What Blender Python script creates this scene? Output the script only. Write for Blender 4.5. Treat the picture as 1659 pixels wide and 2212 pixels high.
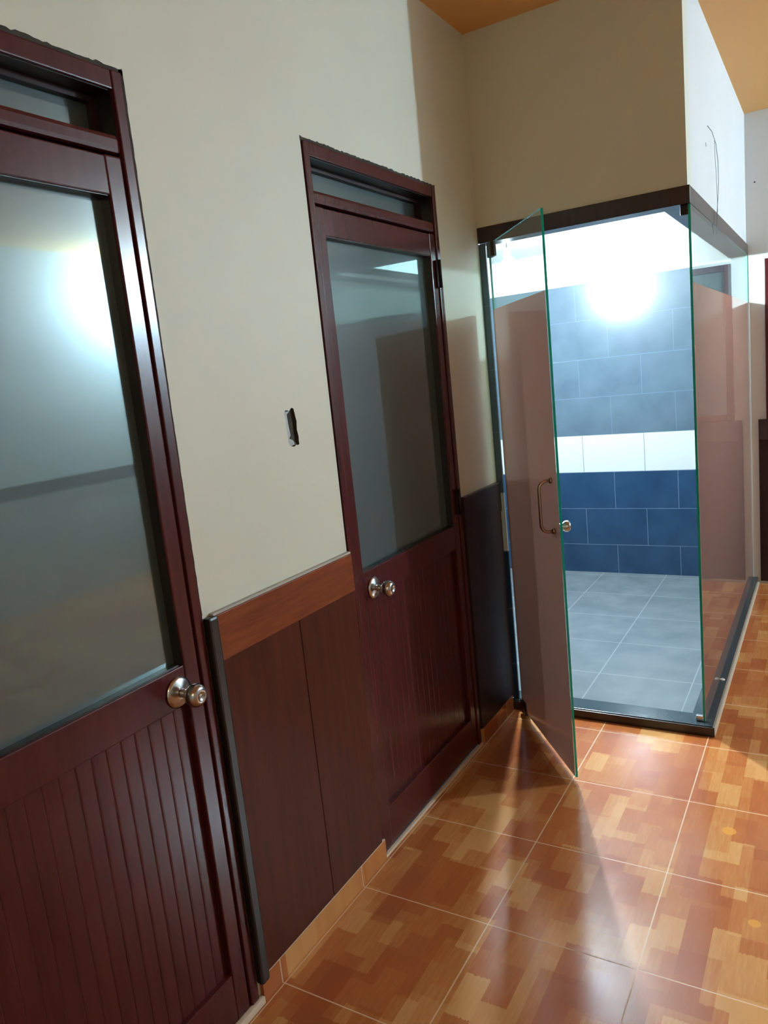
import bpy, bmesh, math, random
from mathutils import Vector, Matrix
from mathutils.geometry import tessellate_polygon
random.seed(7)
for o in list(bpy.data.objects): bpy.data.objects.remove(o)
S = bpy.context.scene
COL = S.collection

# ------------------------------------------------------------ camera
right = Vector((0.0, 0.0, 0.0))
YAW, PITCH, ROLL, FPX = 0.5468, -0.1742, -0.1032, 1624.30
fw = Vector((-math.sin(YAW)*math.cos(PITCH), math.cos(YAW)*math.cos(PITCH), math.sin(PITCH)))
r0 = fw.cross(Vector((0, 0, 1))).normalized()
u0 = r0.cross(fw)
rr = math.cos(ROLL)*r0 + math.sin(ROLL)*u0
uu = -math.sin(ROLL)*r0 + math.cos(ROLL)*u0
cam = bpy.data.cameras.new('camera')
cam.sensor_fit = 'VERTICAL'
cam.sensor_height = 36.0
cam.lens = FPX/2212*36.0
cam.clip_start = 0.02
camo = bpy.data.objects.new('camera', cam)
COL.objects.link(camo)
M = Matrix((rr, uu, -fw)).transposed().to_4x4()
M.translation = Vector((1.3113, 0, 1.6))
camo.matrix_world = M
S.camera = camo

# ------------------------------------------------------------ light levels, exposure
w = bpy.data.worlds.new('world'); S.world = w
w.use_nodes = True
w.node_tree.nodes['Background'].inputs[0].default_value = (0.5, 0.55, 0.6, 1)
w.node_tree.nodes['Background'].inputs[1].default_value = 0.05
S.view_settings.view_transform = 'Standard'
S.view_settings.look = 'None'
S.view_settings.gamma = 1.0
S.view_settings.exposure = 0.35
S.view_settings.use_curve_mapping = False
HALL_BULB = 4700.0      # emission strength of the hall bulb
BATH_BULB = 5000.0      # emission strength of the bulb in the tiled room
REAR_FILL = 380.0      # emission strength of the warm fill light added behind the viewer
REAR_FILL_POS = Vector((2.7, -1.9, 2.55))
HALL_LAMP = Vector((4.12, 5.05, 2.62))
BATH_LAMP = Vector((-0.26, 4.19, 2.16))

# ------------------------------------------------------------ materials
def new_mat(name):
    m = bpy.data.materials.new(name); m.use_nodes = True
    nt = m.node_tree
    return m, nt, nt.nodes['Principled BSDF']

def noise(nt, scale, detail=4, vec=None, rough=.5):
    n = nt.nodes.new('ShaderNodeTexNoise'); n.inputs['Scale'].default_value = scale
    n.inputs['Detail'].default_value = detail; n.inputs['Roughness'].default_value = rough
    if vec is not None: nt.links.new(vec, n.inputs['Vector'])
    return n
def coords(nt, scale=(1, 1, 1), loc=(0, 0, 0), rot=(0, 0, 0)):
    # every mesh keeps world-aligned coordinates through Geometry > Position
    g = nt.nodes.new('ShaderNodeNewGeometry'); mp = nt.nodes.new('ShaderNodeMapping')
    mp.inputs['Scale'].default_value = scale; mp.inputs['Location'].default_value = loc; mp.inputs['Rotation'].default_value = rot
    nt.links.new(g.outputs['Position'], mp.inputs['Vector'])
    return mp.outputs[0]
def ramp(nt, fac, stops):
    r = nt.nodes.new('ShaderNodeValToRGB')
    els = r.color_ramp.elements
    while len(els) < len(stops): els.new(.5)
    for e, (p, c) in zip(els, stops): e.position = p; e.color = (*c, 1)
    nt.links.new(fac, r.inputs[0]); return r.outputs[0]
def mix(nt, fac, a, b, mode='MIX'):
    n = nt.nodes.new('ShaderNodeMix'); n.data_type = 'RGBA'; n.blend_type = mode
    for i, s in ((0, fac), (6, a), (7, b)):
        if hasattr(s, 'links'): nt.links.new(s, n.inputs[i])
        else: n.inputs[i].default_value = s if i == 0 else (*s, 1)
    return n.outputs[2]
def mth(nt, op, a, b=0.0, c=0.0):
    n = nt.nodes.new('ShaderNodeMath'); n.operation = op
    for i, s in enumerate((a, b, c)):
        if hasattr(s, 'links'): nt.links.new(s, n.inputs[i])
        else: n.inputs[i].default_value = s
    return n.outputs[0]
def bump(nt, bsdf, h, strength=.2, dist=.002):
    b = nt.nodes.new('ShaderNodeBump'); b.inputs['Strength'].default_value = strength; b.inputs['Distance'].default_value = dist
    nt.links.new(h, b.inputs['Height']); nt.links.new(b.outputs[0], bsdf.inputs['Normal'])

def paint(name, col, rough=.55, var=.05, bs=.15):
    m, nt, b = new_mat(name)
    n = noise(nt, 2.5, 5, coords(nt))
    c = ramp(nt, n.outputs[0], [(.3, tuple(x*(1-var) for x in col)), (.7, col)])
    nt.links.new(c, b.inputs['Base Color']); b.inputs['Roughness'].default_value = rough
    n2 = noise(nt, 120, 3, coords(nt)); bump(nt, b, n2.outputs[0], bs, .001)
    return m
def wood(name, c1, c2, rough=.3, scale=(14, 14, 1.2), rot=(0, 0, 0), coat=0.0, spec=.5):
    m, nt, b = new_mat(name)
    v = coords(nt, scale, rot=rot)
    n = noise(nt, 3.0, 6, v, .6)
    c = ramp(nt, n.outputs[0], [(.3, c1), (.7, c2)])
    nt.links.new(c, b.inputs['Base Color']); b.inputs['Roughness'].default_value = rough
    b.inputs['Specular IOR Level'].default_value = spec
    if coat: b.inputs['Coat Weight'].default_value = coat; b.inputs['Coat Roughness'].default_value = .15
    bump(nt, b, n.outputs[0], .012, .001)
    return m
def plain(name, col, rough=.5, metal=0.0, spec=.5):
    m, nt, b = new_mat(name)
    n = noise(nt, 30, 3, coords(nt))
    c = ramp(nt, n.outputs[0], [(.3, tuple(x*.9 for x in col)), (.7, col)])
    nt.links.new(c, b.inputs['Base Color'])
    b.inputs['Roughness'].default_value = rough; b.inputs['Metallic'].default_value = metal
    b.inputs['Specular IOR Level'].default_value = spec
    return m

M_cream = paint('cream_wall_paint', (.60, .600, .485))
M_white = paint('white_wall_paint', (.60, .615, .61))
M_ceil = paint('orange_ceiling_paint', (.72, .375, .115), .6)
M_whiteceil = None
M_maho = wood('mahogany_gloss', (.042, .0062, .0068), (.066, .0105, .0110), .22, spec=.36)
M_panelw = wood('dark_red_panel_wood', (.044, .0092, .0045), (.072, .0160, .0070), .42, spec=.10)
M_rail = wood('orange_brown_rail_wood', (.115, .024, .006), (.20, .046, .012), .42, spec=.15, scale=(14, 2, 22))
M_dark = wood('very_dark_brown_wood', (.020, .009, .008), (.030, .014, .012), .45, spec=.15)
M_beam = wood('dark_brown_beam_wood', (.022, .012, .012), (.034, .018, .017), .25)
M_black = plain('black_edge_trim', (.012, .009, .008), .35)
M_gap = plain('rough_dark_mortar', (.035, .030, .022), .95)
M_steel = plain('brushed_nickel', (.50, .50, .51), .2, 1.0)
M_bronze = plain('brass_toned_steel', (.42, .30, .24), .22, 1.0)
M_ledge = plain('pale_plaster_ledge', (.42, .38, .33), .7)
M_plastic = plain('grey_plastic_box', (.42, .43, .42), .5)
M_wire = plain('grey_cable', (.10, .11, .11), .5)
M_slate = plain('dark_slate_kerb', (.030, .048, .058), .14)
M_kerbfront = plain('black_brown_kerb_edge', (.018, .010, .010), .3)
M_grout = plain('cream_grout', (.55, .44, .33), .8)
M_hinge = plain('dark_hinge_metal', (.02, .012, .012), .35, .6)

def emis(name, col, s):
    m = bpy.data.materials.new(name); m.use_nodes = True; nt = m.node_tree
    nt.nodes.remove(nt.nodes['Principled BSDF'])
    e = nt.nodes.new('ShaderNodeEmission'); e.inputs[0].default_value = (*col, 1); e.inputs[1].default_value = s
    nt.links.new(e.outputs[0], nt.nodes['Material Output'].inputs[0]); return m
M_bulbH = emis('glowing_hall_bulb', (.60, .86, 1.06), HALL_BULB)
M_fillR = emis('glowing_warm_fill', (1.0, .80, .52), REAR_FILL)  # glow of the added rear fill
M_bulbB = emis('glowing_bathroom_bulb', (.74, .91, 1.0), BATH_BULB)

def floor_mat():
    m, nt, b = new_mat('orange_parquet_print_ceramic')
    # blocks of printed parquet
    v = coords(nt, rot=(0, 0, math.pi/2), loc=(0.03, .01, 0))
    jn = noise(nt, 1.0, 3, coords(nt, (160, 6, 1)), .7)
    jig = nt.nodes.new('ShaderNodeCombineXYZ'); nt.links.new(mth(nt, 'MULTIPLY', mth(nt, 'SUBTRACT', jn.outputs[0], .5), .022), jig.inputs[0])
    def brick(bw, rh, off, seedshift):
        t = nt.nodes.new('ShaderNodeTexBrick')
        t.inputs['Mortar Size'].default_value = 0.0; t.inputs['Scale'].default_value = 1
        t.inputs['Brick Width'].default_value = bw; t.inputs['Row Height'].default_value = rh
        t.offset = off; t.offset_frequency = 2
        t.inputs['Color1'].default_value = (0, 0, 0, 1); t.inputs['Color2'].default_value = (1, 1, 1, 1)
        t.inputs['Bias'].default_value = 0
        a = nt.nodes.new('ShaderNodeVectorMath'); a.operation = 'ADD'
        nt.links.new(coords(nt, rot=(0, 0, math.pi/2), loc=(20+seedshift, 20+seedshift*1.7, 0)), a.inputs[0]); nt.links.new(jig.outputs[0], a.inputs[1])
        nt.links.new(a.outputs[0], t.inputs['Vector']); return t.outputs[0]
    b1 = brick(.1417, .0708, .5, 0.0)
    b2 = brick(.2125, .1417, .5, 3.03)
    s = mth(nt, 'ADD', mth(nt, 'MULTIPLY', b1, .6), mth(nt, 'MULTIPLY', b2, .4))
    grain = noise(nt, 1.0, 5, coords(nt, (120, 14, 1)), .6)
    s2 = mth(nt, 'ADD', s, mth(nt, 'MULTIPLY', mth(nt, 'SUBTRACT', grain.outputs[0], .5), .45))
    c = ramp(nt, s2, [(.10, (.29, .072, .021)), (.42, (.35, .105, .028)), (.62, (.41, .155, .044)), (.90, (.50, .245, .085))])
    # grout
    sep = nt.nodes.new('ShaderNodeSeparateXYZ')
    g = nt.nodes.new('ShaderNodeNewGeometry'); nt.links.new(g.outputs['Position'], sep.inputs[0])
    def line(sock, o):
        f = mth(nt, 'FRACT', mth(nt, 'DIVIDE', mth(nt, 'ADD', sock, 42.5-o), .425))
        d = mth(nt, 'MINIMUM', f, mth(nt, 'SUBTRACT', 1.0, f))
        return mth(nt, 'LESS_THAN', d, .0042)
    gr = mth(nt, 'MAXIMUM', line(sep.outputs[0], .020), line(sep.outputs[1], .068))
    # two small orange spots on the tiles
    def spot(x, y, r):
        dd = nt.nodes.new('ShaderNodeVectorMath'); dd.operation = 'DISTANCE'
        nt.links.new(g.outputs['Position'], dd.inputs[0]); dd.inputs[1].default_value = (x, y, 0)
        return mth(nt, 'LESS_THAN', dd.outputs['Value'], r)
    c = mix(nt, mth(nt, 'MULTIPLY', mth(nt, 'MAXIMUM', spot(1.016, 2.484, .022), spot(1.126, 2.062, .016)), .65), c, (.62, .27, .04))
    c = mix(nt, gr, c, (.55, .36, .22))
    nt.links.new(c, b.inputs['Base Color'])
    rn = noise(nt, 9, 4, coords(nt))
    rg = mth(nt, 'ADD', .12, mth(nt, 'MULTIPLY', rn.outputs[0], .12))
    rg = mth(nt, 'ADD', rg, mth(nt, 'MULTIPLY', gr, .3))
    nt.links.new(rg, b.inputs['Roughness'])
    n1 = noise(nt, 4, 2, coords(nt))
    h = mth(nt, 'SUBTRACT', mth(nt, 'MULTIPLY', n1.outputs[0], .15), mth(nt, 'MULTIPLY', gr, 1.0))
    bump(nt, b, h, .35, .001)
    return m
M_floor = floor_mat()

def tile_wall():
    m, nt, b = new_mat('blue_bathroom_wall_tiles')
    g = nt.nodes.new('ShaderNodeNewGeometry'); sep = nt.nodes.new('ShaderNodeSeparateXYZ')
    nt.links.new(g.outputs['Position'], sep.inputs[0])
    # along the wall: x on the walls facing y, y on the walls facing x
    sn = nt.nodes.new('ShaderNodeSeparateXYZ'); nt.links.new(g.outputs['True Normal'], sn.inputs[0])
    facex = mth(nt, 'GREATER_THAN', mth(nt, 'ABSOLUTE', sn.outputs[0]), .5)
    u = mth(nt, 'ADD', mth(nt, 'MULTIPLY', sep.outputs[1], facex), mth(nt, 'MULTIPLY', sep.outputs[0], mth(nt, 'SUBTRACT', 1.0, facex)))
    cv = nt.nodes.new('ShaderNodeCombineXYZ')
    nt.links.new(mth(nt, 'ADD', u, .28+4.4), cv.inputs[0]); nt.links.new(mth(nt, 'ADD', sep.outputs[2], -.765+.275*11), cv.inputs[1])
    t = nt.nodes.new('ShaderNodeTexBrick'); t.offset = .5; t.offset_frequency = 2
    t.inputs['Scale'].default_value = 1; t.inputs['Brick Width'].default_value = .44; t.inputs['Row Height'].default_value = .275
    t.inputs['Mortar Size'].default_value = .0022; t.inputs['Mortar Smooth'].default_value = .1
    nt.links.new(cv.outputs[0], t.inputs['Vector'])
    z = sep.outputs[2]
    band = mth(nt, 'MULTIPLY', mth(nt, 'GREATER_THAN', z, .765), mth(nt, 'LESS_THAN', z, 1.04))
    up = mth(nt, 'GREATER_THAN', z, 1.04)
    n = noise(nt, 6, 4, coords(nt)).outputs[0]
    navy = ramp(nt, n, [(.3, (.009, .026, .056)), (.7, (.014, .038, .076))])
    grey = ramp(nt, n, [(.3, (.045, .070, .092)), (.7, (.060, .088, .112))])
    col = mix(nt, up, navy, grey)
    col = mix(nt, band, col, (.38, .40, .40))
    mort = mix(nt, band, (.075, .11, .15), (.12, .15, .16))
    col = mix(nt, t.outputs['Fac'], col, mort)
    nt.links.new(col, b.inputs['Base Color']); b.inputs['Roughness'].default_value = .22
    bump(nt, b, mth(nt, 'SUBTRACT', 0.0, t.outputs['Fac']), .4, .001)
    return m
M_tile = tile_wall()

def grid_tiles(name, c1, c2, size, grout, rough, ox=0., oy=0., w=.003):
    m, nt, b = new_mat(name)
    g = nt.nodes.new('ShaderNodeNewGeometry'); sep = nt.nodes.new('ShaderNodeSeparateXYZ'); nt.links.new(g.outputs['Position'], sep.inputs[0])
    def line(sock, o):
        f = mth(nt, 'FRACT', mth(nt, 'DIVIDE', mth(nt, 'ADD', sock, 100*size-o), size))
        return mth(nt, 'LESS_THAN', mth(nt, 'MINIMUM', f, mth(nt, 'SUBTRACT', 1.0, f)), w/size)
    gr = mth(nt, 'MAXIMUM', line(sep.outputs[0], ox), line(sep.outputs[1], oy))
    n = noise(nt, 5, 6, coords(nt)).outputs[0]
    c = mix(nt, gr, ramp(nt, n, [(.3, c1), (.7, c2)]), grout)
    nt.links.new(c, b.inputs['Base Color']); b.inputs['Roughness'].default_value = rough
    bump(nt, b, mth(nt, 'SUBTRACT', 0.0, gr), .3, .001)
    return m
M_bfloor = grid_tiles('grey_bathroom_floor_tiles', (.095, .115, .125), (.135, .157, .17), .45, (.19, .215, .235), .25, .28, .06)
M_pvc = grid_tiles('white_ceiling_panels', (.55, .57, .58), (.58, .60, .61), .50, (.10, .10, .11), .4, .12, .40, .002)

def glass_mats():
    # clear pane, both faces partly reflecting, pale green tint
    m = bpy.data.materials.new('clear_tempered_glass'); m.use_nodes = True; nt = m.node_tree
    nt.nodes.remove(nt.nodes['Principled BSDF']); out = nt.nodes['Material Output']
    tr = nt.nodes.new('ShaderNodeBsdfTransparent'); tr.inputs[0].default_value = (.93, .975, .96, 1)
    gl = nt.nodes.new('ShaderNodeBsdfGlossy'); gl.inputs['Roughness'].default_value = 0.0
    fr = nt.nodes.new('ShaderNodeFresnel'); fr.inputs[0].default_value = 1.5
    g = nt.nodes.new('ShaderNodeNewGeometry')
    # keep the outside index on the back side of each face as well
    iv = mth(nt, 'ADD', mth(nt, 'MULTIPLY', g.outputs['Backfacing'], 1/1.5-1.5), 1.5)
    nt.links.new(iv, fr.inputs[0])
    mx = nt.nodes.new('ShaderNodeMixShader')
    nt.links.new(fr.outputs[0], mx.inputs[0]); nt.links.new(tr.outputs[0], mx.inputs[1]); nt.links.new(gl.outputs[0], mx.inputs[2])
    nt.links.new(mx.outputs[0], out.inputs[0])
    # green cut edge
    e, nt, b = new_mat('green_glass_edge')
    n = noise(nt, 20, 2, coords(nt, (1, 1, .1)))
    nt.links.new(ramp(nt, n.outputs[0], [(.3, (0, .30, .23)), (.7, (0, .40, .31))]), b.inputs['Base Color'])
    b.inputs['Roughness'].default_value = .1; b.inputs['Subsurface Weight'].default_value = 0.0
    b.inputs['Transmission Weight'].default_value = .0
    # brown-pink film on the lower part of the panes: it scatters what comes through
    f = bpy.data.materials.new('rose_brown_window_film'); f.use_nodes = True; nt = f.node_tree
    nt.nodes.remove(nt.nodes['Principled BSDF']); out = nt.nodes['Material Output']
    tl = nt.nodes.new('ShaderNodeBsdfTranslucent'); tl.inputs[0].default_value = (.58, .38, .33, 1)
    df = nt.nodes.new('ShaderNodeBsdfDiffuse'); df.inputs[0].default_value = (.30, .19, .165, 1)
    tp = nt.nodes.new('ShaderNodeBsdfTransparent'); tp.inputs[0].default_value = (.80, .60, .52, 1)
    gl = nt.nodes.new('ShaderNodeBsdfGlossy'); gl.inputs['Roughness'].default_value = 0.02
    fr = nt.nodes.new('ShaderNodeFresnel'); fr.inputs[0].default_value = 1.5
    g = nt.nodes.new('ShaderNodeNewGeometry')
    iv = mth(nt, 'ADD', mth(nt, 'MULTIPLY', g.outputs['Backfacing'], 1/1.5-1.5), 1.5)
    nt.links.new(iv, fr.inputs[0])
    n = noise(nt, 3, 3, coords(nt))
    a = nt.nodes.new('ShaderNodeMixShader'); a.inputs[0].default_value = .5
    nt.links.new(tl.outputs[0], a.inputs[1]); nt.links.new(df.outputs[0], a.inputs[2])
    a2 = nt.nodes.new('ShaderNodeMixShader'); nt.links.new(mth(nt, 'ADD', .16, mth(nt, 'MULTIPLY', n.outputs[0], .04)), a2.inputs[0])
    nt.links.new(a.outputs[0], a2.inputs[1]); nt.links.new(tp.outputs[0], a2.inputs[2])
    a3 = nt.nodes.new('ShaderNodeMixShader')
    nt.links.new(fr.outputs[0], a3.inputs[0]); nt.links.new(a2.outputs[0], a3.inputs[1]); nt.links.new(gl.outputs[0], a3.inputs[2])
    nt.links.new(a3.outputs[0], out.inputs[0])
    # dark obscured door glass
    d = bpy.data.materials.new('dark_reflective_door_glass'); d.use_nodes = True; nt = d.node_tree
    b = nt.nodes['Principled BSDF']; out = nt.nodes['Material Output']
    n = noise(nt, 2.2, 4, coords(nt))
    nt.links.new(ramp(nt, n.outputs[0], [(.3, (.050, .075, .080)), (.7, (.070, .100, .105))]), b.inputs['Base Color'])
    b.inputs['Roughness'].default_value = .3
    gl = nt.nodes.new('ShaderNodeBsdfGlossy'); gl.inputs['Roughness'].default_value = .020
    gl.inputs[0].default_value = (.50, .70, .71, 1)
    fr = nt.nodes.new('ShaderNodeFresnel'); fr.inputs[0].default_value = 1.5
    k = mth(nt, 'ADD', .12, mth(nt, 'MULTIPLY', fr.outputs[0], 1.0))
    mx = nt.nodes.new('ShaderNodeMixShader'); nt.links.new(k, mx.inputs[0])
    nt.links.new(b.outputs[0], mx.inputs[1]); nt.links.new(gl.outputs[0], mx.inputs[2]); nt.links.new(mx.outputs[0], out.inputs[0])
    return m, e, f, d
M_glass, M_edge, M_film, M_dglass = glass_mats()

# ------------------------------------------------------------ mesh helpers
def box(bm, x0, x1, y0, y1, z0, z1, mi=0, bev=0.0):
    t = bmesh.new()
    bmesh.ops.create_cube(t, size=1)
    bmesh.ops.scale(t, vec=(x1-x0, y1-y0, z1-z0), verts=t.verts)
    bmesh.ops.translate(t, vec=((x0+x1)/2, (y0+y1)/2, (z0+z1)/2), verts=t.verts)
    if bev: bmesh.ops.bevel(t, geom=t.edges[:], offset=bev, segments=2, affect='EDGES', profile=.6)
    for f in t.faces: f.material_index = mi
    me = bpy.data.meshes.new('t'); t.to_mesh(me); t.free(); bm.from_mesh(me); bpy.data.meshes.remove(me)
    return bm
def B(*a, **k): return box(bmesh.new(), *a, **k)
def lathe(bm, prof, org, axis, seg=40):
    # prof: list of (distance along axis, radius)
    ax = Vector(axis).normalized(); a = ax.orthogonal().normalized(); b = ax.cross(a); org = Vector(org)
    rings = []
    for d, r in prof:
        rings.append([bm.verts.new(org+ax*d+(a*math.cos(2*math.pi*i/seg)+b*math.sin(2*math.pi*i/seg))*max(r, 1e-5)) for i in range(seg)])
    for r1, r2 in zip(rings, rings[1:]):
        for i in range(seg):
            f = bm.faces.new((r1[i], r1[(i+1) % seg], r2[(i+1) % seg], r2[i])); f.smooth = True
    bm.faces.new(rings[0][::-1]); bm.faces.new(rings[-1])
    return bm
def tube(bm, pts, r, seg=10):
    pts = [Vector(p) for p in pts]; prev = None; rings = []
    for i, p in enumerate(pts):
        d = (pts[min(i+1, len(pts)-1)]-pts[max(i-1, 0)]).normalized()
        if prev is None: a = d.orthogonal().normalized()
        else: a = (prev-d*prev.dot(d)).normalized()
        prev = a; b = d.cross(a)
        rings.append([bm.verts.new(p+(a*math.cos(2*math.pi*k/seg)+b*math.sin(2*math.pi*k/seg))*r) for k in range(seg)])
    for r1, r2 in zip(rings, rings[1:]):
        for k in range(seg):
            f = bm.faces.new((r1[k], r1[(k+1) % seg], r2[(k+1) % seg], r2[k])); f.smooth = True
    bm.faces.new(rings[0][::-1]); bm.faces.new(rings[-1])
    return bm
def base_of(p):
    v = Vector((0, 0, 0))
    while p is not None: v += p.location; p = p.parent
    return v
def obj(name, bm, mats, parent=None, origin=None):
    """link the bmesh (given in world coordinates) as one mesh object"""
    bmesh.ops.recalc_face_normals(bm, faces=bm.faces[:])
    me = bpy.data.meshes.new(name)
    off = base_of(parent)
    if parent is None and origin is not None: off = Vector(origin)
    bmesh.ops.translate(bm, vec=-off, verts=bm.verts)
    bm.to_mesh(me); bm.free()
    for m in (mats if isinstance(mats, (list, tuple)) else [mats]): me.materials.append(m)
    o = bpy.data.objects.new(name, me); COL.objects.link(o)
    if parent is not None: o.parent = parent
    elif origin is not None: o.location = origin
    return o
def thing(name, label, cat, loc, group=None, kind=None):
    o = bpy.data.objects.new(name, None); COL.objects.link(o); o.location = loc; o.empty_display_size = .1
    return tag(o, label, cat, group, kind)
def tag(o, label=None, cat=None, group=None, kind=None):
    if label: o['label'] = label
    if cat: o['category'] = cat
    if group: o['group'] = group
    if kind: o['kind'] = kind
    return o
def struct(name, bm, m, label, cat): return tag(obj(name, bm, m), label, cat, None, 'structure')

# ------------------------------------------------------------ room shell
Dn, W, E, YB, ZC = 3.16, .8465, 5.423, 5.53, 2.955
XR, Y0 = 4.36, -2.6
d1a, d1b, d2a, d2b, ZT = .40, 1.26, 1.905, 2.765, 2.305
XL = -2.0

bm = bmesh.new()
box(bm, 0, XR, Y0, Dn, -.1, 0); box(bm, W, XR, Dn, E, -.1, 0)
struct('floor', bm, M_floor, 'glossy orange floor tiles printed like parquet blocks', 'floor')
struct('floor_bathroom', B(XL, W-.001, Dn+.0, YB, -.1, -.001), M_bfloor, 'grey tiled floor inside the glass-fronted room', 'floor')
struct('ceiling', B(-.12, XR+.1, Y0, E+.1, ZC, ZC+.1), M_ceil, 'orange painted ceiling above the hall', 'ceiling')
struct('ceiling_bathroom', B(XL, W-.1, Dn+.1, YB, 2.36, 2.40), M_pvc, 'white panelled ceiling inside the glass-fronted room', 'ceiling')

# left wall with the two door openings and the ragged socket hole
bm = bmesh.new()
box(bm, -.12, 0, Y0, d1a, 0, ZC); box(bm, -.12, 0, d1a, d1b, ZT, ZC)
box(bm, -.12, 0, d2a, d2b, ZT, ZC); box(bm, -.12, 0, d2b, Dn, 0, ZC)
hy0, hy1, hz0, hz1 = 1.60, 1.80, 1.36, 1.62
box(bm, -.12, 0, d1b, hy0, 0, ZC); box(bm, -.12, 0, hy1, d2a, 0, ZC)
box(bm, -.12, 0, hy0, hy1, 0, hz0); box(bm, -.12, 0, hy0, hy1, hz1, ZC)
hole = []
cy, cz = 1.702, 1.492
outline = [(-.024, .046), (-.018, .050), (-.010, .049), (-.001, .046), (.004, .052), (.012, .055), (.019, .052), (.022, .040), (.0235, .030),
           (.027, .016), (.025, .003), (.0235, -.008), (.026, -.018), (.028, -.028), (.0265, -.040), (.027, -.050), (.020, -.052),
           (.012, -.050), (.004, -.054), (-.008, -.053), (-.018, -.048), (-.022, -.038), (-.0215, -.020), (-.024, 0), (-.0225, .022), (-.026, .036)]
inner = [Vector((0, cy+a, cz+b)) for a, b in outline]
outer = [Vector((0, hy0, hz0)), Vector((0, hy1, hz0)), Vector((0, hy1, hz1)), Vector((0, hy0, hz1))]
tri = tessellate_polygon([outer, inner]); allv = [bm.verts.new(v) for v in outer+inner]
for t in tri:
    try: bm.faces.new([allv[i] for i in t])
    except ValueError: pass
inn = allv[4:]; back = [bm.verts.new((-.032, v.co.y+random.uniform(-.002, .002), v.co.z+random.uniform(-.002, .002))) for v in inn]
for i in range(len(inn)):
    f = bm.faces.new((inn[i], inn[(i+1) % len(inn)], back[(i+1) % len(inn)], back[i])); f.material_index = 1
struct('wall_left', bm, [M_cream, M_gap], 'cream painted wall holding two dark red doors', 'wall')

# cubicle walls above the beam
struct('wall_front', B(0, W, Dn, Dn+.10, 2.15, ZC), M_cream, 'cream wall above the glass door', 'wall')
bm = B(W-.10, W, Dn+.10, YB, 2.15, ZC)
struct('wall_side', bm, M_white, 'white wall above the glass side panel', 'wall')
struct('wall_far', B(W, XR, E, E+.1, 0, ZC), M_white, 'white far wall beyond the glass room', 'wall')
struct('wall_right', B(XR, XR+.1, Y0, E+.1, 0, ZC), M_white, 'white right-hand wall of the hall', 'wall')
struct('wall_back', B(-.12, XR, Y0-.1, Y0, 0, ZC), M_cream, 'cream wall behind the viewer', 'wall')
# bathroom shell
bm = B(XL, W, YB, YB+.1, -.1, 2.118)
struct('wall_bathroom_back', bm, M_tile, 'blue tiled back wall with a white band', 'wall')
struct('wall_bathroom_top', B(XL, W-.10, YB-.004, YB+.1, 2.118, 2.36), M_white, 'white painted strip above the blue tiles', 'wall')
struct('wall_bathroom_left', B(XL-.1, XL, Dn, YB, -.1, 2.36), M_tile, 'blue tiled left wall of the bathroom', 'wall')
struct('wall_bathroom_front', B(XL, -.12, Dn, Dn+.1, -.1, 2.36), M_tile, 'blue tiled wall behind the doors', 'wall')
struct('trim_1', B(-.12, .030, Dn+.002, Dn+.012, .045, 2.125), M_tile, 'blue tiled jamb at the wall end', 'trim')

# wainscot: two dark panels, an orange-brown rail, a pale ledge, a black edge
def wainscot(name, ya, yb, joints, label, x=0.0):
    t = thing(name, label, 'wainscot', (0, (ya+yb)/2, .07))
    js = [ya]+joints+[yb]
    for a, b in zip(js, js[1:]):
        obj('panel', B(.0005, .012, a+.0012, b-.0012, .070, .957, bev=.0012), M_panelw, t)
    r = obj('top_rail', B(.0005, .016, ya, yb, .955, 1.074, bev=.002), M_rail, t); r['label'] = 'orange-brown top rail'
    lg = obj('ledge', B(.0005, .014, ya-.006, yb, 1.0745, 1.081, bev=.001), M_ledge, t); lg['label'] = 'pale strip on top of the rail'
    return t
t = wainscot('wainscot', 1.290, d2a, [1.614], 'dark red wooden wainscot between the two framed doors')
k = obj('edge_trim', B(.0005, .024, 1.2585, 1.290, .062, 1.076, bev=.006), M_black, t); k['label'] = 'black edge strip'
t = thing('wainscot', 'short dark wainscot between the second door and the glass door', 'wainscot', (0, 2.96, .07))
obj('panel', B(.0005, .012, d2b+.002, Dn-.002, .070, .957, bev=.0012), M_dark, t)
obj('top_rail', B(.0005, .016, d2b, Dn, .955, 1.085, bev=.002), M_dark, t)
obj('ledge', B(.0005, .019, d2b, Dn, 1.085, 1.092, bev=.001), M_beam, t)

# skirting tiles
bm = bmesh.new(); 
for a, b in ((1.268, 1.346), (1.3475, 1.770), (1.7715, 1.921)): box(bm, .0005, .013, a, b, 0.0, .071, bev=.001)
box(bm, .0005, .012, 1.346, 1.3475, 0, .069, 1); box(bm, .0005, .012, 1.770, 1.7715, 0, .069, 1); box(bm, .0005, .0125, 1.268, 1.921, .0705, .0735, 1)
struct('baseboard_left', bm, [M_floor, M_grout], 'orange tile skirting between the two framed doors', 'baseboard')
bm = B(.0005, .013, d2b+.01, Dn-.03, 0, .071, bev=.001)
struct('baseboard_front', bm, [M_floor, M_grout], 'orange tile skirting beside the glass door', 'baseboard')
struct('trim_2', B(0.0, .010, d2a+.02, d2b, 0, .010), M_grout, 'pale grout line under the second door', 'trim')
struct('trim_3', B(0.0, .016, d1a, d1b+.008, 0, .022, bev=.004), M_grout, 'pale grout line under the nearest door', 'trim')

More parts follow.
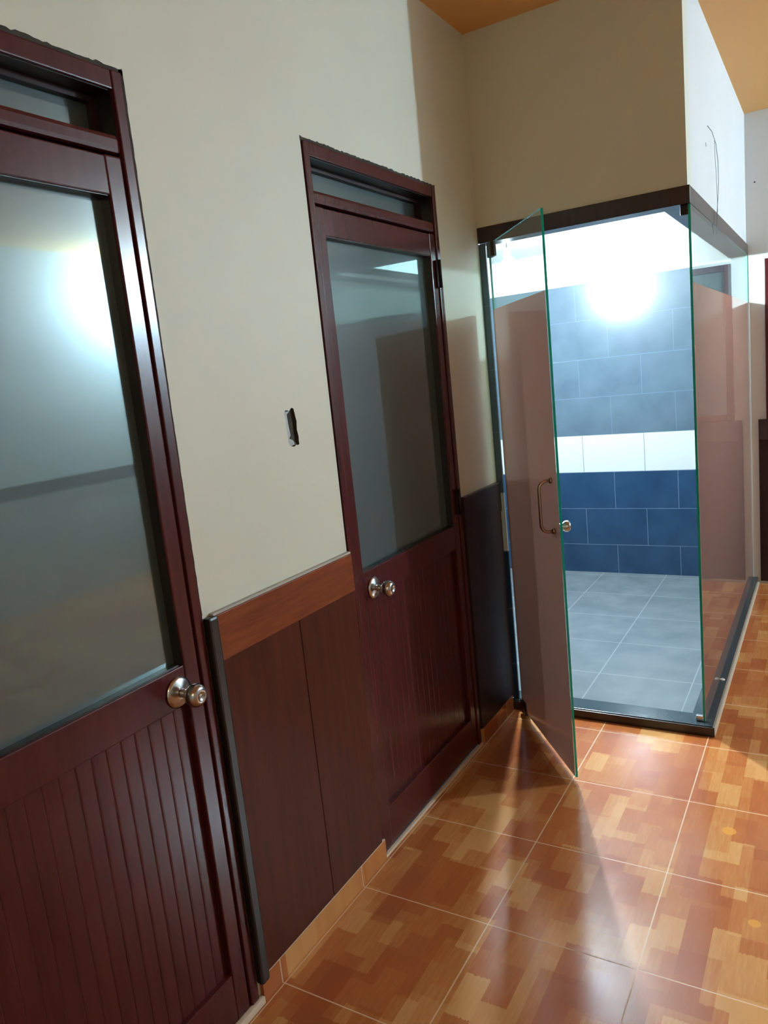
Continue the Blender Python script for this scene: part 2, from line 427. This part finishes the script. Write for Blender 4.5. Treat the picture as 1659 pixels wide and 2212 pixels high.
# ------------------------------------------------------------ framed doors
def make_door(name, ya, yb, label, knob_right, cat='door'):
    fwid = .032; zt = ZT-.008
    t = thing(name, label, cat, (0, (ya+yb)/2, 0), kind='structure')
    # frame
    bm = bmesh.new()
    box(bm, -.10, .006, ya+.004, ya+fwid, 0.012, zt, bev=.003); box(bm, -.10, .006, yb-fwid, yb-.004, 0.012, zt, bev=.003)
    box(bm, -.10, .004, ya+fwid-.001, yb-fwid+.001, 2.258, zt, bev=.003)
    box(bm, -.085, .002, ya+fwid-.001, yb-fwid+.001, 2.128, 2.166, bev=.010)
    obj('frame', bm, M_maho, t)
    # inner stop bars of the transom and its pane
    bm = bmesh.new()
    a, b = ya+fwid, yb-fwid
    box(bm, -.088, -.052, a, b, 2.244, 2.258); box(bm, -.088, -.052, a, a+.014, 2.166, 2.244); box(bm, -.088, -.052, b-.014, b, 2.166, 2.244)
    tf = obj('transom_bead', bm, M_dark, t)
    g = obj('transom_glass', B(-.075, -.070, a+.014, b-.014, 2.166, 2.244), M_dglass, t); g['label'] = 'dark glass strip over the door'
    # rough unpainted gap round the frame
    bm = bmesh.new()
    def jag(pts_a, pts_b, x=.0012):
        va = [bm.verts.new((x, *p)) for p in pts_a]; vb = [bm.verts.new((x, *p)) for p in pts_b]
        vc = [bm.verts.new((-.03, *p)) for p in pts_a]; vd = [bm.verts.new((-.03, *p)) for p in pts_b]
        n = len(va)
        for i in range(n-1):
            bm.faces.new((va[i], va[i+1], vb[i+1], vb[i])); bm.faces.new((vc[i], vd[i], vd[i+1], vc[i+1])); bm.faces.new((vb[i], vb[i+1], vd[i+1], vd[i])); bm.faces.new((va[i], vc[i], vc[i+1], va[i+1]))
        bm.faces.new((va[0], vb[0], vd[0], vc[0])); bm.faces.new((va[-1], vc[-1], vd[-1], vb[-1]))
    N = 90
    ys = [ya-.001+(yb-ya+.006)*i/N for i in range(N+1)]
    jag([(y, zt-.003) for y in ys], [(y, ZT+random.uniform(-.001, .004)) for y in ys])
    zs = [1.083+(ZT-1.083)*i/N for i in range(N+1)]
    wdt = .004 if knob_right else .002
    jag([(yb-.006, z) for z in zs], [(yb+random.uniform(.000, .0015)+wdt*max(0, (z-1.2)), z) for z in zs])
    obj('mortar_gap', bm, M_gap, t)
    # leaf
    la, lb = ya+fwid+.003, yb-fwid-.003
    st = .045
    ga, gb = la+st, lb-st
    x0, x1 = -.040, .001
    bm = bmesh.new()
    box(bm, x0, x1, la, ga, .014, 2.122, bev=.004); box(bm, x0, x1, gb, lb, .014, 2.122, bev=.004)
    lf = obj('stile', bm, M_maho, t)
    bm = bmesh.new()
    box(bm, x0, x1-.001, ga-.002, gb+.002, 2.040, 2.120, bev=.003); box(bm, x0, x1-.002, ga-.002, gb+.002, .893, .988, bev=.003); box(bm, x0, x1-.002, ga-.002, gb+.002, .014, .150, bev=.003)
    obj('rail', bm, M_maho, t)
    g = obj('glass_pane', B(-.036, -.030, ga-.001, gb+.001, .986, 2.042), M_dglass, t); g['label'] = 'dark frosted glass pane'
    bm = bmesh.new()
    for z0, z1 in ((.988, 2.040),):
        box(bm, -.0300, -.004, ga-.0005, ga+.0016, z0, z1); box(bm, -.0300, -.004, gb-.0016, gb+.0005, z0, z1)
        box(bm, -.0300, -.004, ga, gb, z1-.0016, z1+.0005); box(bm, -.0300, -.010, ga, gb, z0-.0005, z0+.002)
    k = obj('reveal_liner', bm, M_black, t); k['label'] = 'black strip lining the glass opening'  # dark liner added so the glass reveals read near-black
    bm = bmesh.new()
    box(bm, -.070, -.004, a-.0005, a+.002, 2.166, 2.2585); box(bm, -.070, -.004, b-.002, b+.0005, 2.166, 2.2585); box(bm, -.070, -.004, a, b, 2.2565, 2.2585)
    k = obj('transom_lining', bm, M_black, t)  # likewise added to blacken the transom reveals
    # grooved lower panel (tongue and groove boards)
    bm = bmesh.new(); n = 18; wd = (gb-ga)/n
    prof = []
    for i in range(n):
        y = ga+i*wd; prof += [(y, -.0165), (y+.002, -.0157), (y+.006, -.0155), (y+wd-.002, -.0155)]
    prof.append((gb, -.0165))
    fa = [bm.verts.new((x, y, .148)) for y, x in prof]; fb = [bm.verts.new((x, y, .895)) for y, x in prof]
    ba = [bm.verts.new((-.032, y, .148)) for y, x in prof]; bb = [bm.verts.new((-.032, y, .895)) for y, x in prof]
    for i in range(len(prof)-1):
        bm.faces.new((fa[i], fa[i+1], fb[i+1], fb[i])); bm.faces.new((ba[i], bb[i], bb[i+1], ba[i+1]))
        bm.faces.new((fa[i], ba[i], ba[i+1], fa[i+1])); bm.faces.new((fb[i], fb[i+1], bb[i+1], bb[i]))
    bm.faces.new((fa[0], fb[0], bb[0], ba[0])); bm.faces.new((fa[-1], ba[-1], bb[-1], fb[-1]))
    obj('lower_panel', bm, M_maho, t)
    # dark room side backing so the frosted pane reads opaque
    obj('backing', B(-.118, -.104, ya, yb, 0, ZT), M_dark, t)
    # knob
    ky, kz = (gb-.028, .932) if knob_right else (ga+.055, .923)
    rs = obj('door_knob', lathe(bmesh.new(), [(.006, .011), (.020, .0105), (.030, .012), (.036, .0175), (.044, .0245), (.054, .0275), (.063, .0265), (.070, .0215), (.073, .015), (.0728, .010), (.0705, .0075), (.0705, .001)], (x1, ky, kz), (1, 0, 0)), M_steel, t)
    rs['label'] = 'round nickel door knob'
    ro = obj('rosette', lathe(bmesh.new(), [(-.002, .036), (.001, .0375), (.003, .037), (.0065, .030), (.009, .017), (.011, .012)], (x1, ky, kz), (1, 0, 0)), M_steel, rs)
    if not knob_right:
        for hz in (1.975, 1.08):
            bm = B(.004, .010, yb-fwid-.022, yb-fwid+.012, hz-.05, hz+.05, bev=.001)
            lathe(bm, [(-.052, .006), (.052, .006)], (.013, yb-fwid-.003, hz), (0, 0, 1), 16)
            h = obj('hinge', bm, M_hinge, t)
    return t
make_door('door_1', d1a, d1b, 'nearest dark red door, knob on its right side, dark glass upper half', True)
make_door('door_2', d2a, d2b, 'dark red half-glazed door, knob on its left, between wainscot panels', False)

# open switch box in the ragged hole
t = thing('socket_box', 'empty wall socket box in a ragged hole between the framed doors', 'socket box', (-.03, cy, cz-.05))
bm = bmesh.new()
vs = [bm.verts.new((-.0105, cy+a, cz+b)) for a, b in outline]; vb = [bm.verts.new((-.034, cy+a, cz+b)) for a, b in outline]
bm.faces.new(vs); bm.faces.new(vb[::-1])
for i in range(len(vs)): bm.faces.new((vs[i], vb[i], vb[(i+1) % len(vs)], vs[(i+1) % len(vs)]))
obj('box_back', bm, M_plastic, t)
bm = bmesh.new()   # torn black inside on the far half
pts = [(-.012, .038), (-.004, .042), (.006, .050), (.020, .046), (.022, .02), (.024, -.01), (.026, -.045), (.010, -.044), (.002, -.036), (-.014, -.030), (-.005, -.022), (-.009, 0), (-.011, .02)]
va = [bm.verts.new((-.0090, cy+a+.012, cz+b)) for a, b in pts]; vb = [bm.verts.new((-.0103, cy+a+.012, cz+b)) for a, b in pts]
bm.faces.new(va); bm.faces.new(vb[::-1])
for i in range(len(va)): bm.faces.new((va[i], vb[i], vb[(i+1) % len(va)], va[(i+1) % len(va)]))
obj('box_opening', bm, M_gap, t)

# ------------------------------------------------------------ glass front of the bathroom
# wooden beam round two sides
bm = bmesh.new()
box(bm, .0, W+.009, Dn-.007, Dn+.09, 2.127, 2.192, bev=.003)
box(bm, W-.10, W+.009, Dn+.088, E-.002, 2.127, 2.192, bev=.003)
tag(obj('beam', bm, M_beam, None, (W/2, Dn, 2.127)), 'dark brown wooden beam running above the glass door and side panel', 'beam', None, 'structure').name = 'trim_4'
# kerb
bm = bmesh.new()
box(bm, 0.002, W+.046, Dn-.029, Dn-.020, 0, .040, 1, bev=.002)
box(bm, 0.002, W+.038, Dn-.020, Dn+.085, 0, .044, 0, bev=.003)
box(bm, W-.055, W+.038, Dn+.085, E-.001, 0, .044, 0, bev=.003)
box(bm, W+.038, W+.047, Dn-.020, E-.001, 0, .010, 2)
struct('trim_5', bm, [M_slate, M_kerbfront, M_grout], 'low dark slate kerb under the glass', 'kerb')

def pane_mesh(p0, p1, th, z0, z1, faces_mat=0, edge_mat=1):
    """upright pane from p0 to p1 (xy), thickness th"""
    p0 = Vector((*p0, 0)); p1 = Vector((*p1, 0)); d = (p1-p0).normalized(); n = Vector((-d.y, d.x, 0))*th/2
    bm = bmesh.new()
    c = [p0-n, p1-n, p1+n, p0+n]
    lo = [bm.verts.new((v.x, v.y, z0)) for v in c]; hi = [bm.verts.new((v.x, v.y, z1)) for v in c]
    for i, mi in ((0, faces_mat), (1, edge_mat), (2, faces_mat), (3, edge_mat)):
        f = bm.faces.new((lo[i], lo[(i+1) % 4], hi[(i+1) % 4], hi[i])); f.material_index = mi
    bm.faces.new(lo[::-1]).material_index = edge_mat; bm.faces.new(hi).material_index = edge_mat
    return bm
FZ = 1.842
# fixed side panel
t = thing('glass_side_panel', 'fixed glass side panel with brown film, standing on the slate kerb', 'glass panel', (W+.0025, Dn+.01, .045))
obj('pane', pane_mesh((W+.0025, Dn+.012), (W+.0025, E-.004), .009, .046, 2.127), [M_glass, M_edge], t)
fo = obj('film', pane_mesh((W+.0078, Dn+.014), (W+.0078, E-.005), .0008, .047, FZ, 0, 0), [M_film], t); fo['label'] = 'rose-brown film on the lower part'
obj('clip', B(W-.03, W+.0, Dn+.010, Dn+.030, 2.090, 2.127, bev=.004), M_hinge, t)
obj('clip', B(W-.03, W+.0, Dn+.010, Dn+.030, .044, .070, bev=.004), M_steel, t)
# swinging glass door
HP, FP = Vector((.070, 3.107)), Vector((.4701, 2.5979))
dd = (FP-HP).normalized(); nn = Vector((-dd.y, dd.x)) * -1    # towards the left wall side (camera side)
nn = Vector((dd.y, -dd.x))                                       # (-.79,-.62)
if nn.dot(Vector((-1, 0))) < 0: nn = -nn
t = thing('door_3', 'frameless glass door standing open, green edge, curved pull handle', 'glass door', (HP.x, HP.y, .0), kind='structure')
obj('glass_pane', pane_mesh(HP, FP, .009, .026, 2.110), [M_glass, M_edge], t)
q = nn*.0052
fo = obj('film', pane_mesh(HP+q+dd*.002, FP+q-dd*.004, .0008, .028, FZ, 0, 0), [M_film], t); fo['label'] = 'rose-brown film below head height'
def P3(s, off, z): # s metres back from the free edge, off metres off the pane towards the left wall
    p = FP-dd*s+nn*off; return (p.x, p.y, z)
# D shaped pull
hs = .058; zt, zb = 1.175, .985; dep = .055
pts = [P3(hs, .004, zt)]
for i in range(9):
    a = math.pi/2*i/8; pts.append(P3(hs, dep-.03+.03*math.sin(a), zt-.03+.03*math.cos(a)))
for i in range(9):
    a = math.pi/2*i/8; pts.append(P3(hs, dep-.03+.03*math.cos(a), zb+.03-.03*math.sin(a)))
pts.append(P3(hs, .004, zb))
bm = tube(bmesh.new(), pts, .0062, 14)
for z in (zt, zb): lathe(bm, [(.0, .011), (.006, .011), (.010, .008)], P3(hs, .0052, z), (nn.x, nn.y, 0), 20)
h = obj('handle', bm, M_bronze, t); h['label'] = 'bent steel pull handle'
bm = lathe(bmesh.new(), [(0, .013), (.010, .012), (.016, .012), (.026, .020), (.038, .022), (.046, .016), (.048, .001)], P3(.050, -.0045, 1.00), (-nn.x, -nn.y, 0), 24)
h = obj('knob', bm, M_steel, t); h['label'] = 'shiny knob on the inner face'
def patch(s0, s1, z0, z1, th):
    a = HP+dd*s0; b_ = HP+dd*s1
    return pane_mesh(a, b_, th, z0, z1, 0, 0)
obj('pivot', patch(-.002, .055, 2.055, 2.114, .024), M_hinge, t)
obj('pivot', patch(-.002, .060, .012, .075, .026), M_hinge, t)

# ------------------------------------------------------------ bulbs
def bulb(name, label, loc, mat, top, r=.038):
    x, y, z = loc
    t = thing(name, label, 'lamp', (x, y, z))
    obj('glass_bulb', lathe(bmesh.new(), [(-.045, .006), (-.042, .018), (-.030, r*.85), (-.010, r), (.010, r*.92), (.030, .022), (.045, .016)], loc, (0, 0, 1), 24), mat, t)
    obj('lamp_holder', lathe(bmesh.new(), [(.045, .017), (.050, .021), (.085, .021), (.090, .008)], loc, (0, 0, 1), 24), M_plastic, t)
    return t
t = bulb('hanging_bulb', 'bare glowing bulb hanging under the bathroom ceiling', BATH_LAMP, M_bulbB, 2.36)
obj('cord', tube(bmesh.new(), [(BATH_LAMP.x, BATH_LAMP.y, 2.25), (BATH_LAMP.x, BATH_LAMP.y, 2.36)], .003), M_wire, t)
t = bulb('wall_bulb', 'bare glowing bulb on the right-hand wall of the hall', HALL_LAMP, M_bulbH, 2.9, .045)
obj('bracket', tube(bmesh.new(), [(HALL_LAMP.x, HALL_LAMP.y, HALL_LAMP.z+.088), (HALL_LAMP.x, HALL_LAMP.y, HALL_LAMP.z+.12), (XR, HALL_LAMP.y, HALL_LAMP.z+.12)], .008), M_plastic, t)

t = bulb('rear_fill', 'warm bulb-shaped fill light added behind the viewer', REAR_FILL_POS, M_fillR, 2.9, .045)  # unseen fill light, added to lift the unlit front wall
obj('cord', tube(bmesh.new(), [(REAR_FILL_POS.x, REAR_FILL_POS.y, REAR_FILL_POS.z+.088), (REAR_FILL_POS.x, REAR_FILL_POS.y, ZC)], .003), M_wire, t)

# ------------------------------------------------------------ far end and right side of the hall
t = thing('wainscot', 'dark wainscot along the far wall beyond the glass room', 'wainscot', (2.6, E, 0))
obj('panel', B(W+.055, XR-.02, E-.012, E-.0005, .02, .965), M_dark, t)
obj('top_rail', B(W+.055, XR-.02, E-.022, E-.0005, .965, 1.100, bev=.003), M_beam, t)
struct('trim_6', B(XR-.02, XR-.0005, Y0+.01, E-.03, .94, 1.05, bev=.003), M_beam, 'dark chair rail along the right-hand wall', 'trim')
t = thing('window_1', 'dark framed window at the right edge of the far wall', 'window', (1.45, E, 1.1), kind='structure')
bm = bmesh.new()
box(bm, .948, .990, E-.03, E-.0005, 1.102, 2.09, bev=.003); box(bm, 1.90, 1.942, E-.03, E-.0005, 1.102, 2.09, bev=.003)
box(bm, .990, 1.90, E-.03, E-.0005, 2.05, 2.09, bev=.003); box(bm, .990, 1.90, E-.03, E-.0005, 1.102, 1.14, bev=.003); box(bm, 1.425, 1.465, E-.028, E-.0005, 1.14, 2.05, bev=.003)
obj('window_frame', bm, M_maho, t)
obj('window_pane', B(.985, 1.905, E-.012, E-.0005, 1.13, 2.06), M_dglass, t)

# loose cable and wall plugs
t = tag(obj('cable', tube(bmesh.new(), [(W+.001, 3.750, 2.525), (W+.012, 3.80, 2.510), (W+.020, 3.86, 2.47), (W+.022, 3.905, 2.40), (W+.020, 3.925, 2.32), (W+.018, 3.90, 2.24), (W+.016, 3.875, 2.18), (W+.016, 3.86, 2.13), (W+.012, 3.865, 2.09)], .0013, 6), M_wire),
    'thin grey cable hanging from the white wall over the beam', 'cable')
t = tag(obj('cable', tube(bmesh.new(), [(W+.016, 3.85, 2.482), (W+.016, 3.852, 2.42), (W+.018, 3.868, 2.33), (W+.016, 3.900, 2.24), (W+.016, 3.90, 2.19), (W+.015, 3.875, 2.14)], .0010, 6), M_wire),
    'shorter second strand of cable beside the longer one', 'cable')
tag(obj('wall_plug', lathe(bmesh.new(), [(-.001, .009), (.0015, .008), (.002, .004)], (W, 3.692, 2.438), (1, 0, 0), 14), M_plastic, None), 'small grey wall plug left of the hanging cable', 'wall plug')
tag(obj('wall_plug', lathe(bmesh.new(), [(-.001, .005), (.0015, .004)], (.899, E, 2.552), (0, -1, 0), 12), M_gap, None), 'tiny dark hole plug high on the far wall', 'wall plug')
tag(obj('sealant_blob', lathe(bmesh.new(), [(-.001, .012), (.003, .011), (.006, .006), (.007, .001)], (.866, 3.636, .044), (0, 0, 1), 12), M_white, None), 'small white blob of sealant on the dark kerb', 'sealant')
